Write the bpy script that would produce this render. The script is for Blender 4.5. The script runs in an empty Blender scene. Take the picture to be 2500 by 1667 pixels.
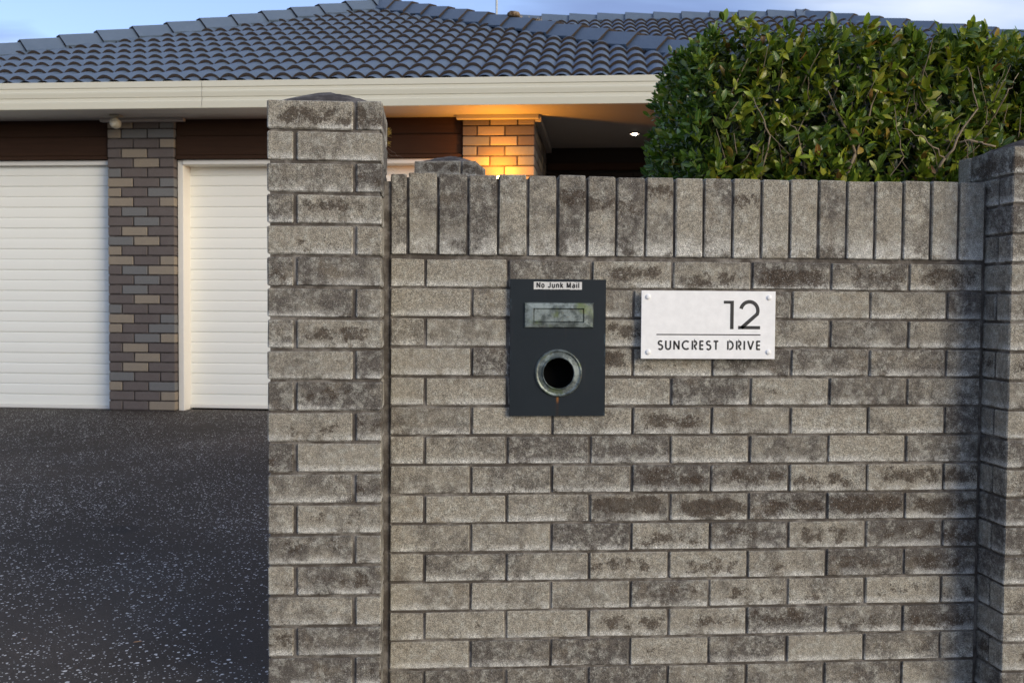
import bpy, bmesh, math, random
import numpy as np
from mathutils import Vector, Matrix, Euler
random.seed(7); rng = np.random.default_rng(7)
R = math.radians
S = bpy.context.scene
COL = S.collection

# ------------------------------------------------------------------ camera
cd = bpy.data.cameras.new('camera'); cam = bpy.data.objects.new('camera', cd); COL.objects.link(cam)
cd.sensor_width = 36; cd.lens = 36 * 2463 / 2500; cd.clip_start = .05; cd.clip_end = 3000
rotm = Matrix(((0.9970472253867301, -0.00417952516474165, -0.07667699732005977),
               (-0.07648058622675272, 0.035617554561295554, -0.9964346991837877),
               (0.006895671035903958, 0.9993567538054019, 0.03519273141565129)))
cam.matrix_world = Matrix.Translation((0.12734887, -2.93030837, 1.2438)) @ rotm.to_4x4()
S.camera = cam
cd.dof.use_dof = True; cd.dof.focus_distance = 2.9; cd.dof.aperture_fstop = 11

# ------------------------------------------------------------------ light
CLX, CLY = 5.5, 5.2
SUN_EL, SUN_AZ = R(17), R(137)        # azimuth clockwise from +Y
w = bpy.data.worlds.new('World'); S.world = w; w.use_nodes = True
wn, wl = w.node_tree.nodes, w.node_tree.links
wn.clear()
def W(t, **k):
    n = wn.new(t)
    for a, b in k.items(): setattr(n, a, b)
    return n
sky = W('ShaderNodeTexSky', sky_type='NISHITA'); sky.sun_disc = False
sky.sun_elevation = SUN_EL; sky.sun_rotation = SUN_AZ; sky.air_density = 1.0; sky.dust_density = .3; sky.ozone_density = 3.0
tc = W('ShaderNodeTexCoord')
sep = W('ShaderNodeSeparateXYZ'); wl.new(tc.outputs['Generated'], sep.inputs[0])
zc = W('ShaderNodeMath', operation='MAXIMUM'); wl.new(sep.outputs[2], zc.inputs[0]); zc.inputs[1].default_value = .04
zp = W('ShaderNodeMath', operation='ADD'); wl.new(zc.outputs[0], zp.inputs[0]); zp.inputs[1].default_value = .12
vd = W('ShaderNodeVectorMath', operation='DIVIDE'); wl.new(tc.outputs['Generated'], vd.inputs[0])
cmb = W('ShaderNodeCombineXYZ')
for i in range(3): wl.new(zp.outputs[0], cmb.inputs[i])
wl.new(cmb.outputs[0], vd.inputs[1])
mp = W('ShaderNodeMapping'); wl.new(vd.outputs[0], mp.inputs[0]); mp.inputs['Scale'].default_value = (.55, 1.0, 0); mp.inputs['Location'].default_value = (2.15, .3, 0)
ns = W('ShaderNodeTexNoise'); wl.new(mp.outputs[0], ns.inputs['Vector']); ns.inputs['Scale'].default_value = 1.3; ns.inputs['Detail'].default_value = 6; ns.inputs['Roughness'].default_value = .5
cr = W('ShaderNodeValToRGB'); wl.new(ns.outputs[0], cr.inputs[0])
cr.color_ramp.elements[0].position = .47; cr.color_ramp.elements[0].color = (.12, .12, .12, 1)
cr.color_ramp.elements[1].position = .68; cr.color_ramp.elements[1].color = (.75, .75, .75, 1)
mixc = W('ShaderNodeMixRGB'); wl.new(cr.outputs[0], mixc.inputs[0]); gain = W('ShaderNodeMixRGB', blend_type='MULTIPLY'); gain.inputs[0].default_value = 1; wl.new(sky.outputs[0], gain.inputs[1]); gain.inputs[2].default_value = (.72, .66, .76, 1)
wl.new(gain.outputs[0], mixc.inputs[1])
mixc.inputs[2].default_value = (3.4, 3.6, 3.85, 1)      # evening cloud, grey blue
# second layer: darker slate blue evening clouds
mp2 = W('ShaderNodeMapping'); wl.new(vd.outputs[0], mp2.inputs[0]); mp2.inputs['Scale'].default_value = (.42, .9, 0); mp2.inputs['Location'].default_value = (CLX, CLY, 0)
ns2 = W('ShaderNodeTexNoise'); wl.new(mp2.outputs[0], ns2.inputs['Vector']); ns2.inputs['Scale'].default_value = 1.7; ns2.inputs['Detail'].default_value = 5; ns2.inputs['Roughness'].default_value = .48
cr2 = W('ShaderNodeValToRGB'); wl.new(ns2.outputs[0], cr2.inputs[0]); cr2.color_ramp.elements[0].position = .50; cr2.color_ramp.elements[1].position = .60; cr2.color_ramp.elements[1].color = (.85, .85, .85, 1)
mix2 = W('ShaderNodeMixRGB'); wl.new(cr2.outputs[0], mix2.inputs[0]); wl.new(mixc.outputs[0], mix2.inputs[1]); mix2.inputs[2].default_value = (.85, 1.2, 2.2, 1)
bg = W('ShaderNodeBackground'); wl.new(mix2.outputs[0], bg.inputs[0]); bg.inputs[1].default_value = .15
wo = W('ShaderNodeOutputWorld'); wl.new(bg.outputs[0], wo.inputs[0])

sd = bpy.data.lights.new('sun', 'SUN'); sun = bpy.data.objects.new('sun', sd); COL.objects.link(sun)
sd.energy = 1.25; sd.angle = R(34); sd.color = (1.0, .86, .61)
to_sun = Vector((math.sin(SUN_AZ) * math.cos(SUN_EL), math.cos(SUN_AZ) * math.cos(SUN_EL), math.sin(SUN_EL)))
sun.rotation_euler = (-to_sun).to_track_quat('-Z', 'Y').to_euler()
sun.location = (4, -4, 6)

S.view_settings.view_transform = 'Standard'; S.view_settings.look = 'None'
S.view_settings.exposure = 1.0; S.view_settings.gamma = 1; S.view_settings.use_curve_mapping = False
S.render.engine = 'CYCLES'

# ------------------------------------------------------------------ helpers
def link(o, parent=None):
    COL.objects.link(o)
    if parent is not None: o.parent = parent
    return o
def empty(name, loc=(0, 0, 0), rz=0, parent=None):
    o = bpy.data.objects.new(name, None); o.location = loc; o.rotation_euler = (0, 0, rz); o.empty_display_size = .1
    return link(o, parent)
def tag(o, label=None, cat=None, group=None, kind=None):
    if label: o['label'] = label
    if cat: o['category'] = cat
    if group: o['group'] = group
    if kind: o['kind'] = kind
    return o
def mesh_from(name, V, Fc, m=None, smooth=False):
    me = bpy.data.meshes.new(name); me.from_pydata([tuple(v) for v in V], [], [tuple(f) for f in Fc])
    if m: me.materials.append(m)
    if smooth: me.polygons.foreach_set('use_smooth', [True] * len(me.polygons))
    me.update(); return me
def ob(name, me, parent=None, loc=(0, 0, 0), rot=None):
    o = bpy.data.objects.new(name, me); o.location = loc
    if rot is not None: o.rotation_euler = rot
    return link(o, parent)
class MB:
    def __init__(s): s.V = []; s.F = []
    def add(s, V, F):
        n = len(s.V); s.V += [tuple(v) for v in V]; s.F += [tuple(i + n for i in f) for f in F]; return s
    def box(s, x0, x1, y0, y1, z0, z1):
        V = [(x, y, z) for x in (x0, x1) for y in (y0, y1) for z in (z0, z1)]
        return s.add(V, [(0, 1, 3, 2), (4, 6, 7, 5), (0, 4, 5, 1), (2, 3, 7, 6), (0, 2, 6, 4), (1, 5, 7, 3)])
    def bbox(s, x0, x1, y0, y1, z0, z1, b=.004):
        V, F = chamfer((x1 - x0, y1 - y0, z1 - z0), b)
        c = ((x0 + x1) / 2, (y0 + y1) / 2, (z0 + z1) / 2)
        return s.add([(v[0] + c[0], v[1] + c[1], v[2] + c[2]) for v in V], F)
    def tube(s, P, rad, n=8, cap=True):
        P = [Vector(p) for p in P]; k = len(P)
        rad = rad if isinstance(rad, (list, tuple)) else [rad] * k
        base = len(s.V); up = Vector((0, 0, 1))
        for i, p in enumerate(P):
            d = (P[min(i + 1, k - 1)] - P[max(i - 1, 0)]).normalized()
            a = d.cross(up if abs(d.z) < .95 else Vector((1, 0, 0))).normalized(); b = d.cross(a)
            for j in range(n):
                t = 2 * math.pi * j / n; q = p + rad[i] * (math.cos(t) * a + math.sin(t) * b); s.V.append(tuple(q))
        for i in range(k - 1):
            for j in range(n):
                a0 = base + i * n + j; a1 = base + i * n + (j + 1) % n
                s.F.append((a0, a1, a1 + n, a0 + n))
        if cap:
            s.F.append(tuple(base + j for j in range(n))[::-1]); s.F.append(tuple(base + (k - 1) * n + j for j in range(n)))
        return s
    def lathe(s, prof, n=40, axis='y', c=(0, 0, 0)):   # prof: (radius, axial)
        base = len(s.V)
        for r, h in prof:
            for j in range(n):
                t = 2 * math.pi * j / n; a, b = r * math.cos(t), r * math.sin(t)
                s.V.append((c[0] + a, c[1] + h, c[2] + b) if axis == 'y' else (c[0] + a, c[1] + b, c[2] + h))
        for i in range(len(prof) - 1):
            for j in range(n):
                a0 = base + i * n + j; a1 = base + i * n + (j + 1) % n
                s.F.append((a0, a1, a1 + n, a0 + n))
        return s
    def build(s, name, m, parent=None, loc=(0, 0, 0), rot=None, smooth=False, fix=True):
        me = mesh_from(name, s.V, s.F, m, smooth)
        if fix:
            bm = bmesh.new(); bm.from_mesh(me); bmesh.ops.recalc_face_normals(bm, faces=bm.faces); bm.to_mesh(me); bm.free()
        return ob(name, me, parent, loc, rot)
def chamfer(d, b):
    hx, hy, hz = d[0] / 2, d[1] / 2, d[2] / 2; h = (hx, hy, hz); V = []; ix = {}
    for sx in (-1, 1):
        for sy in (-1, 1):
            for sz in (-1, 1):
                sg = (sx, sy, sz)
                for a in range(3):
                    v = [sg[i] * (h[i] if i == a else h[i] - b) for i in range(3)]; ix[(sx, sy, sz, a)] = len(V); V.append(v)
    F = []
    for a in range(3):
        o = [i for i in range(3) if i != a]
        for s_ in (-1, 1):
            q = []
            for p, r_ in ((-1, -1), (1, -1), (1, 1), (-1, 1)):
                sg = [0, 0, 0]; sg[a] = s_; sg[o[0]] = p; sg[o[1]] = r_; q.append(ix[(*sg, a)])
            F.append(q)
        for p in (-1, 1):
            for r_ in (-1, 1):
                sA = [0, 0, 0]; sA[o[0]] = p; sA[o[1]] = r_
                s0 = list(sA); s0[a] = -1; s1 = list(sA); s1[a] = 1
                F.append((ix[(*s0, o[0])], ix[(*s1, o[0])], ix[(*s1, o[1])], ix[(*s0, o[1])]))
    for sx in (-1, 1):
        for sy in (-1, 1):
            for sz in (-1, 1): F.append(tuple(ix[(sx, sy, sz, a)] for a in range(3)))
    return V, F

# ------------------------------------------------------------------ material helpers
class NT:
    def __init__(s, name):
        s.m = bpy.data.materials.new(name); s.m.use_nodes = True; s.t = s.m.node_tree; s.n = s.t.nodes; s.l = s.t.links
        s.b = s.n['Principled BSDF']
    def nd(s, t, **k):
        n = s.n.new(t)
        for a, b in k.items(): setattr(n, a, b)
        return n
    def put(s, sock, v):
        if isinstance(v, bpy.types.NodeSocket): s.l.new(v, sock)
        elif v is not None:
            if isinstance(v, (tuple, list)) and len(v) == 3 and sock.type == 'RGBA': v = (*v, 1)
            sock.default_value = v
    def math(s, op, a, b=0, c=None, clamp=False):
        n = s.nd('ShaderNodeMath', operation=op, use_clamp=clamp); s.put(n.inputs[0], a); s.put(n.inputs[1], b)
        if c is not None: s.put(n.inputs[2], c)
        return n.outputs[0]
    def mix(s, f, a, b, mode='MIX'):
        n = s.nd('ShaderNodeMixRGB', blend_type=mode); s.put(n.inputs[0], f); s.put(n.inputs[1], a); s.put(n.inputs[2], b); return n.outputs[0]
    def noise(s, vec, sc, det=4, ro=.55, dist=0):
        n = s.nd('ShaderNodeTexNoise'); s.put(n.inputs['Vector'], vec); n.inputs['Scale'].default_value = sc; n.inputs['Detail'].default_value = det
        n.inputs['Roughness'].default_value = ro; n.inputs['Distortion'].default_value = dist; return n.outputs[0]
    def ramp(s, f, a, b):   # smooth 0..1 between a and b
        n = s.nd('ShaderNodeMapRange', interpolation_type='SMOOTHSTEP'); s.put(n.inputs[0], f); s.put(n.inputs[1], a); s.put(n.inputs[2], b); return n.outputs[0]
    def attr(s, name, typ='OBJECT'):
        n = s.nd('ShaderNodeAttribute', attribute_type=typ, attribute_name=name); return n
    def rnd(s): return s.nd('ShaderNodeObjectInfo').outputs['Random']
    def obco(s): return s.nd('ShaderNodeTexCoord').outputs['Object']
    def sep(s, v):
        n = s.nd('ShaderNodeSeparateXYZ'); s.put(n.inputs[0], v); return n.outputs
    def vm(s, op, a, b):
        n = s.nd('ShaderNodeVectorMath', operation=op); s.put(n.inputs[0], a); s.put(n.inputs[1], b); return n.outputs[0]
    def bump(s, h, st, dist=.001):
        n = s.nd('ShaderNodeBump'); n.inputs['Strength'].default_value = st; n.inputs['Distance'].default_value = dist; s.put(n.inputs['Height'], h)
        s.l.new(n.outputs[0], s.b.inputs['Normal'])
    def fin(s, col, rough=.8, spec=.5, metal=0):
        s.put(s.b.inputs['Base Color'], col); s.put(s.b.inputs['Roughness'], rough); s.b.inputs['Specular IOR Level'].default_value = spec; s.put(s.b.inputs['Metallic'], metal)
        return s.m
    def shifted(s):   # object coordinates shifted by a random amount per object
        r = s.rnd(); c = s.nd('ShaderNodeCombineXYZ')
        s.put(c.inputs[0], s.math('MULTIPLY', r, 37)); s.put(c.inputs[1], s.math('MULTIPLY', r, 91)); s.put(c.inputs[2], s.math('MULTIPLY', r, 53))
        return s.vm('ADD', s.obco(), c.outputs[0])

def mat_brick():
    t = NT('weathered_grey_brick'); co = t.obco(); sh = t.shifted(); x, y, z = t.sep(co)
    tone = t.attr('tone').outputs['Fac']; stain = t.attr('stain').outputs['Fac']; hh = t.attr('half').outputs['Fac']
    big = t.noise(sh, 11, 7, .72); mid = t.noise(sh, 38, 6, .72); fine = t.noise(sh, 420, 3, .75); fin2 = t.noise(sh, 190, 3, .7)
    c = t.mix(t.ramp(t.math('ADD', big, t.math('MULTIPLY', t.math('SUBTRACT', tone, .5), .52)), .32, .68), (.102, .091, .080), (.288, .264, .216))
    c = t.mix(t.math('MULTIPLY', t.ramp(t.noise(sh, 14, 2, .5), .55, .75), .4), c, (.20, .165, .12))
    c = t.mix(t.math('MULTIPLY', t.ramp(mid, .46, .66), .62), c, (.40, .395, .35))
    # pale bloom creeping up from the lower edge
    lo = t.math('ADD', t.math('DIVIDE', z, hh), t.math('MULTIPLY', mid, 1.2))
    eff = t.math('MULTIPLY', t.ramp(lo, .30, -.45), t.ramp(big, .40, .56))
    c = t.mix(t.math('MULTIPLY', eff, .85), c, (.56, .555, .52))
    # brown soot patches, broken up into specks
    so = t.attr('so').outputs['Fac']; ex = t.math('MULTIPLY', t.math('SUBTRACT', t.math('ABSOLUTE', t.math('ADD', x, t.math('MULTIPLY', t.math('SUBTRACT', t.rnd(), .5), .05))), .042), 19); ez = t.math('MULTIPLY', t.math('SUBTRACT', z, so), 44)
    rr = t.math('ADD', t.math('POWER', t.math('ABSOLUTE', ex), 3), t.math('POWER', t.math('ABSOLUTE', ez), 3))
    patch = t.math('SUBTRACT', 1, t.math('MULTIPLY', rr, .5))
    v = t.math('ADD', t.math('MULTIPLY', patch, .30), t.math('ADD', t.math('SUBTRACT', t.math('MULTIPLY', t.noise(sh, 27, 4, .6), 1.2), .22), t.math('MULTIPLY', t.math('SUBTRACT', fin2, .5), .85)))
    v = t.math('ADD', v, t.math('MULTIPLY', t.math('SUBTRACT', stain, 1), .62))
    sm = t.ramp(v, .38, .54)
    c = t.mix(t.math('MULTIPLY', sm, .80), c, (.052, .037, .026))
    # sandy speckle
    c = t.mix(1, c, t.mix(t.ramp(fine, .34, .66), (.42, .42, .42), (1.68, 1.67, 1.64)), 'MULTIPLY'); c = t.mix(1, c, t.mix(t.ramp(t.noise(sh, 95, 4, .7), .36, .64), (.80, .80, .80), (1.2, 1.2, 1.2)), 'MULTIPLY')
    c = t.mix(t.math('MULTIPLY', t.ramp(fin2, .57, .68), .62), c, (.045, .040, .036))
    c = t.mix(t.math('MULTIPLY', t.ramp(t.noise(sh, 260, 2, .6), .62, .72), .62), c, (.56, .55, .52))
    t.bump(t.math('ADD', t.math('MULTIPLY', fine, .5), t.math('ADD', fin2, t.math('MULTIPLY', mid, 1.2))), .75, .0028)
    return t.fin(c, .93, .25)
def mat_mortar(name='dark_mortar', a=(.085, .073, .062), b=(.26, .24, .215)):
    t = NT(name); sh = t.obco()
    n = t.noise(sh, 16, 5, .65); f = t.noise(sh, 240, 3, .7)
    c = t.mix(t.ramp(n, .42, .72), a, b); c = t.mix(1, c, t.mix(f, (.5, .5, .5), (1.5, 1.5, 1.5)), 'MULTIPLY')
    t.bump(t.math('ADD', f, n), .6, .003); return t.fin(c, .95, .2)
def mat_house_brick():
    t = NT('house_brick'); sh = t.shifted(); tone = t.attr('tone').outputs['Fac']
    n = t.noise(sh, 12, 4, .6); f = t.noise(sh, 160, 3, .7)
    r = t.nd('ShaderNodeValToRGB'); t.put(r.inputs[0], tone); r.color_ramp.interpolation = 'CONSTANT'
    e = r.color_ramp.elements; e[0].position = 0; e[0].color = (.105, .086, .080, 1); e[1].position = .5; e[1].color = (.27, .225, .165, 1)
    e2 = e.new(.78); e2.color = (.145, .15, .15, 1)
    c = t.mix(t.math('MULTIPLY', n, .5), r.outputs[0], (.17, .155, .15))
    c = t.mix(1, c, t.mix(f, (.72, .72, .72), (1.28, 1.28, 1.28)), 'MULTIPLY')
    t.bump(f, .4, .002); return t.fin(c, .9, .3)
def mat_tile():
    t = NT('glazed_roof_tile'); sh = t.shifted(); x, y, z = t.sep(t.obco())
    n = t.noise(sh, 7, 4, .6); f = t.noise(sh, 60, 3, .6)
    c = t.mix(n, (.082, .118, .166), (.118, .160, .218))
    c = t.mix(t.math('MULTIPLY', t.ramp(f, .6, .75), .35), c, (.13, .13, .13))
    nm = t.nd('ShaderNodeNewGeometry').outputs['Normal']
    t.bump(f, .25, .003); return t.fin(c, t.math('ADD', .40, t.math('MULTIPLY', n, .20)), .8)
def mat_edge():
    t = NT('shaded_tile_edge'); f = t.noise(t.shifted(), 60, 3, .6)  # tile fronts coloured dark brown to stand for their shade
    return t.fin(t.mix(f, (.030, .024, .021), (.075, .058, .048)), .9, .25)
def mat_paint(name, col, rough=.45, spec=.5, var=.06, dirt=0.0):
    t = NT(name); sh = t.shifted(); n = t.noise(sh, 2.2, 5, .6); f = t.noise(sh, 30, 4, .6)
    k = [tuple(c * (1 - var) for c in col), tuple(min(1, c * (1 + var)) for c in col)]
    c = t.mix(n, k[0], k[1])
    if dirt: c = t.mix(t.math('MULTIPLY', t.ramp(f, .55, .8), dirt), c, tuple(v * .45 for v in col))
    t.bump(f, .06, .001); return t.fin(c, t.math('ADD', rough, t.math('MULTIPLY', f, .1)), spec)
def mat_wood():
    t = NT('stained_timber'); sh = t.shifted(); mpn = t.nd('ShaderNodeMapping'); t.put(mpn.inputs[0], sh); mpn.inputs['Scale'].default_value = (1.2, 12, 24)
    g = t.noise(mpn.outputs[0], 2.2, 6, .65); f = t.noise(sh, 5, 3, .6)
    c = t.mix(g, (.020, .011, .007), (.060, .030, .018)); c = t.mix(t.math('MULTIPLY', f, .35), c, (.06, .034, .02))
    t.bump(g, .25, .002); return t.fin(c, .7, .12)
def mat_asphalt():
    t = NT('driveway_asphalt'); co = t.obco()
    n = t.noise(co, .55, 5, .6); n2 = t.noise(co, 3, 5, .6); f = t.noise(co, 190, 2, .7)
    c = t.mix(t.ramp(n, .35, .65), (.034, .027, .021), (.062, .050, .039)); c = t.mix(t.math('MULTIPLY', t.ramp(n2, .45, .75), .4), c, (.06, .055, .05))
    c = t.mix(1, c, t.mix(f, (.0, .0, .0), (2.0, 2.0, 2.0)), 'MULTIPLY')
    # pale stone chips
    for sc, rad, th in ((64, .30, .70), (105, .30, .74), (36, .22, .84)):
        vo = t.nd('ShaderNodeTexVoronoi'); t.put(vo.inputs['Vector'], co); vo.inputs['Scale'].default_value = sc; vo.inputs['Randomness'].default_value = 1
        rs = t.sep(vo.outputs['Color'])
        den = t.math('ADD', rs[0], t.math('MULTIPLY', t.math('SUBTRACT', t.noise(co, 1.8, 4, .65), .5), 1.1))
        on = t.ramp(den, th, th + .02)
        rd = t.math('MULTIPLY', rad, t.math('ADD', .45, t.math('MULTIPLY', rs[1], .75)))
        m = t.math('MULTIPLY', on, t.math('LESS_THAN', vo.outputs['Distance'], rd))
        c = t.mix(m, c, t.mix(rs[2], (.42, .41, .38), (.80, .79, .76)))
    x, y, z = t.sep(co)
    a = t.math('MULTIPLY', t.math('SUBTRACT', x, -.72), 6); b = t.math('MULTIPLY', t.math('SUBTRACT', y, -3.99), 9)
    oil = t.ramp(t.math('ADD', t.math('ADD', t.math('MULTIPLY', a, a), t.math('MULTIPLY', b, b)), t.math('MULTIPLY', n2, 1.2)), 1.3, .5)
    c = t.mix(t.math('MULTIPLY', oil, .55), c, (.012, .012, .013))
    t.bump(t.math('ADD', f, t.math('MULTIPLY', n2, .6)), .7, .004); return t.fin(c, .82, .35)
def mat_leaf():
    t = NT('glossy_leaf'); a = t.attr('tint', 'GEOMETRY'); uv = t.nd('ShaderNodeUVMap').outputs[0]; u, v, _ = t.sep(uv)
    d = t.math('ABSOLUTE', t.math('SUBTRACT', u, .5))
    rib = t.ramp(d, .07, .02); rim = t.ramp(d, .43, .50)
    c = t.mix(t.math('MULTIPLY', rib, .5), a.outputs['Color'], (.34, .38, .08)); c = t.mix(t.math('MULTIPLY', rim, .5), c, (.36, .40, .09))
    n = t.noise(t.obco(), 60, 3, .6); c = t.mix(1, c, t.mix(n, (.6, .6, .6), (1.4, 1.4, 1.4)), 'MULTIPLY')
    t.bump(n, .3, .002)
    m = t.fin(c, .33, .55); tr = t.nd('ShaderNodeBsdfTranslucent'); t.put(tr.inputs[0], t.mix(1, c, (1.3, 1.5, .4), 'MULTIPLY'))
    mx = t.nd('ShaderNodeMixShader'); mx.inputs[0].default_value = .16; t.l.new(t.b.outputs[0], mx.inputs[1]); t.l.new(tr.outputs[0], mx.inputs[2])
    t.l.new(mx.outputs[0], t.n['Material Output'].inputs[0]); return m
def mat_bark():
    t = NT('pale_bark'); n = t.noise(t.obco(), 60, 4, .7); t.bump(n, .6, .002); return t.fin(t.mix(n, (.12, .085, .055), (.36, .29, .20)), .85, .3)
def mat_flat(name, col, rough=.6, spec=.5, metal=0, emit=None, es=0):
    t = NT(name); n = t.noise(t.obco(), 40, 3, .6)
    c = t.mix(n, tuple(v * .88 for v in col), tuple(min(1, v * 1.12) for v in col))
    if emit: t.b.inputs['Emission Color'].default_value = (*emit, 1); t.b.inputs['Emission Strength'].default_value = es
    return t.fin(c, rough, spec, metal)
def mat_metal():
    t = NT('tarnished_metal'); co = t.obco(); n = t.noise(co, 26, 5, .7); f = t.noise(co, 70, 4, .6); g = t.noise(t.vm('ADD', co, (3, 3, 3)), 14, 4, .6)
    c = t.mix(t.ramp(n, .40, .62), (.07, .085, .08), (.24, .28, .27)); c = t.mix(t.math('MULTIPLY', t.ramp(g, .52, .66), .7), c, (.13, .17, .05))
    c = t.mix(t.math('MULTIPLY', t.ramp(f, .62, .74), .6), c, (.20, .14, .09))
    t.bump(f, .35, .0015); return t.fin(c, t.math('ADD', .28, t.math('MULTIPLY', n, .25)), .6, .45)
def mat_plate():
    t = NT('navy_painted_panel'); co = t.obco(); x, y, z = t.sep(co); n = t.noise(co, 9, 5, .65); f = t.noise(co, 120, 3, .6)
    c = t.mix(n, (.008, .013, .018), (.015, .022, .028))
    # rust run below the round opening and faint streaks
    mpn = t.nd('ShaderNodeMapping'); t.put(mpn.inputs[0], co); mpn.inputs['Scale'].default_value = (70, 1, 5); st = t.noise(mpn.outputs[0], 1, 3, .6)
    c = t.mix(t.math('MULTIPLY', t.ramp(st, .60, .75), .35), c, (.028, .026, .03))
    dx = t.math('ABSOLUTE', t.math('ADD', t.math('SUBTRACT', x, .0), t.math('MULTIPLY', t.math('SUBTRACT', n, .5), .004)))
    w_ = t.ramp(dx, .0065, .001); k = t.math('MULTIPLY', w_, t.ramp(z, -.145, -.142)); k = t.math('MULTIPLY', w_, t.ramp(z, -.140, -.150))
    c = t.mix(t.math('MULTIPLY', k, .55), c, (.030, .017, .012))
    tip = t.math('MULTIPLY', t.ramp(dx, .005, .001), t.math('MULTIPLY', t.ramp(z, -.166, -.150), 1)); tip = t.math('MULTIPLY', tip, t.ramp(z, -.130, -.146))
    c = t.mix(tip, c, (.22, .09, .025))
    ex = t.math('ABSOLUTE', x); ed = t.math('ADD', t.math('SUBTRACT', ex, .134), t.math('MULTIPLY', t.math('SUBTRACT', f, .5), .010))
    c = t.mix(t.math('MULTIPLY', t.math('MULTIPLY', t.ramp(ed, .0, .005), t.ramp(n, .5, .62)), .6), c, (.10, .15, .18))
    t.bump(f, .15, .001); return t.fin(c, .5, .22)

M = dict(brick=mat_brick(), mortar=mat_mortar(), hbrick=mat_house_brick(), hmortar=mat_mortar('house_mortar', (.045, .038, .036), (.09, .078, .072)),
         cap=mat_mortar('weathered_cap_mortar', (.06, .052, .047), (.20, .18, .16)),
         tile=mat_tile(), edge=mat_edge(), fascia=mat_paint('cream_gutter', (.66, .635, .51), .4, .5, .03), soffit=mat_paint('soffit_board', (.50, .48, .45), .7, .3, .04),
         door=mat_paint('white_roller_door', (.86, .86, .79), .38, .5, .02), frame=mat_paint('white_frame', (.74, .72, .66), .45, .5, .03),
         wood=mat_wood(), asphalt=mat_asphalt(), leaf=mat_leaf(), bark=mat_bark(), metal=mat_metal(), plate=mat_plate(),
         sign=mat_flat('white_acrylic', (.88, .88, .87), .38, .35), ink=mat_flat('black_lettering', (.018, .018, .02), .35), black=mat_flat('dark_hollow', (.004, .004, .004), .9, .1),
         sticker=mat_flat('worn_white_sticker', (.62, .62, .60), .6), inktext=mat_flat('printed_black', (.012, .012, .012), .6),
         ground=mat_mortar('garden_soil', (.03, .026, .02), (.07, .055, .04)), plastic=mat_flat('aged_white_plastic', (.50, .48, .38), .45), glass=mat_flat('sensor_lens', (.55, .52, .42), .2),
         pole=mat_flat('galvanised_pole', (.30, .32, .33), .4, .5, .6), darkwall=mat_paint('dark_cladding', (.022, .014, .010), .6, .3, .1),
         bulb=mat_flat('warm_bulb', (.9, .7, .4), .5, .5, 0, (1, .62, .26), 7), down=mat_flat('downlight_lens', (.9, .8, .7), .5, .5, 0, (1, .80, .62), 26),
         lampmetal=mat_flat('lamp_housing', (.4, .4, .4), .4, .5, .5), dead=mat_flat('dry_leaf', (.45, .22, .08), .7), nest=mat_mortar('nest_debris', (.10, .06, .03), (.40, .30, .20)),
         lichen=mat_flat('orange_lichen', (.30, .20, .04), .9), web=mat_flat('cobweb_thread', (.35, .30, .25), .8), tan=mat_flat('dry_stem', (.45, .36, .22), .8))

# ------------------------------------------------------------------ bricks
_bc = {}
def brick_mesh(lx, ly, lz, mat, key='', bev=.0035, jit=.0010):
    k = (round(lx, 3), round(ly, 3), round(lz, 3), mat.name, random.randrange(4))
    if k not in _bc:
        V, F = chamfer((lx, ly, lz), bev)
        V = [(v[0] + random.uniform(-jit, jit), v[1] + random.uniform(-jit * .6, jit * .6), v[2] + random.uniform(-jit, jit)) for v in V]
        me = mesh_from('brick', V, F, mat)
        bm = bmesh.new(); bm.from_mesh(me); bmesh.ops.recalc_face_normals(bm, faces=bm.faces); bm.to_mesh(me); bm.free()
        _bc[k] = me
    return _bc[k]
def brick(parent, x0, x1, y0, y1, z0, z1, mat, tone=None, stain=.2, jy=.0012, rz=0, bev=.0035):
    lx, ly, lz = x1 - x0, y1 - y0, z1 - z0
    o = ob('brick', brick_mesh(lx, ly, lz, mat, bev=bev), parent, ((x0 + x1) / 2, (y0 + y1) / 2 + random.uniform(-jy, jy), (z0 + z1) / 2 + random.uniform(-.0008, .0008)),
           (random.uniform(-.004, .004), random.uniform(-.002, .002), rz + random.uniform(-.004, .004)))
    o['tone'] = float(random.random() if tone is None else tone); o['stain'] = float(stain); o['half'] = float(lz / 2); o['so'] = float(random.uniform(.025, .095) if lz > .1 else random.uniform(-.013, .010))
    return o

# ------------------------------------------------------------------ ground, driveway
HF, HO = -0.1655, 5.8524                       # house yaw and facade position
ca, sa = math.cos(HF), math.sin(HF)
def h2w(x, y, z): return Vector((x * ca - y * sa, HO + x * sa + y * ca, z))
def gz(yh): return .285 + .033 * max(min(yh, .0), -12)
def sheet(name, xs, ys, off, mat):
    V = []; F = []
    for y in ys:
        for x in xs: V.append(h2w(x, y, gz(y) + off))
    n = len(xs)
    for j in range(len(ys) - 1):
        for i in range(n - 1): a = j * n + i; F.append((a, a + 1, a + 1 + n, a + n))
    return ob(name, mesh_from(name, V, F, mat))
tag(sheet('ground', [-600, -60, 0, 60, 600], [-600, -60, -12, 0, 60, 600], -.004, M['ground']), kind='structure')
dm = sheet('driveway', [-9, -4, 0, 2, 7], [-12, -8, -4, 0, 2.5], 0, M['asphalt'])
for v in dm.data.vertices:                      # object space = house space, for the oil mark
    p = v.co - Vector((0, HO, 0)); v.co = Vector((p.x * ca + p.y * sa, -p.x * sa + p.y * ca, p.z))
dm.location = (0, HO, 0); dm.rotation_euler = (0, 0, HF); tag(dm, kind='structure')

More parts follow.
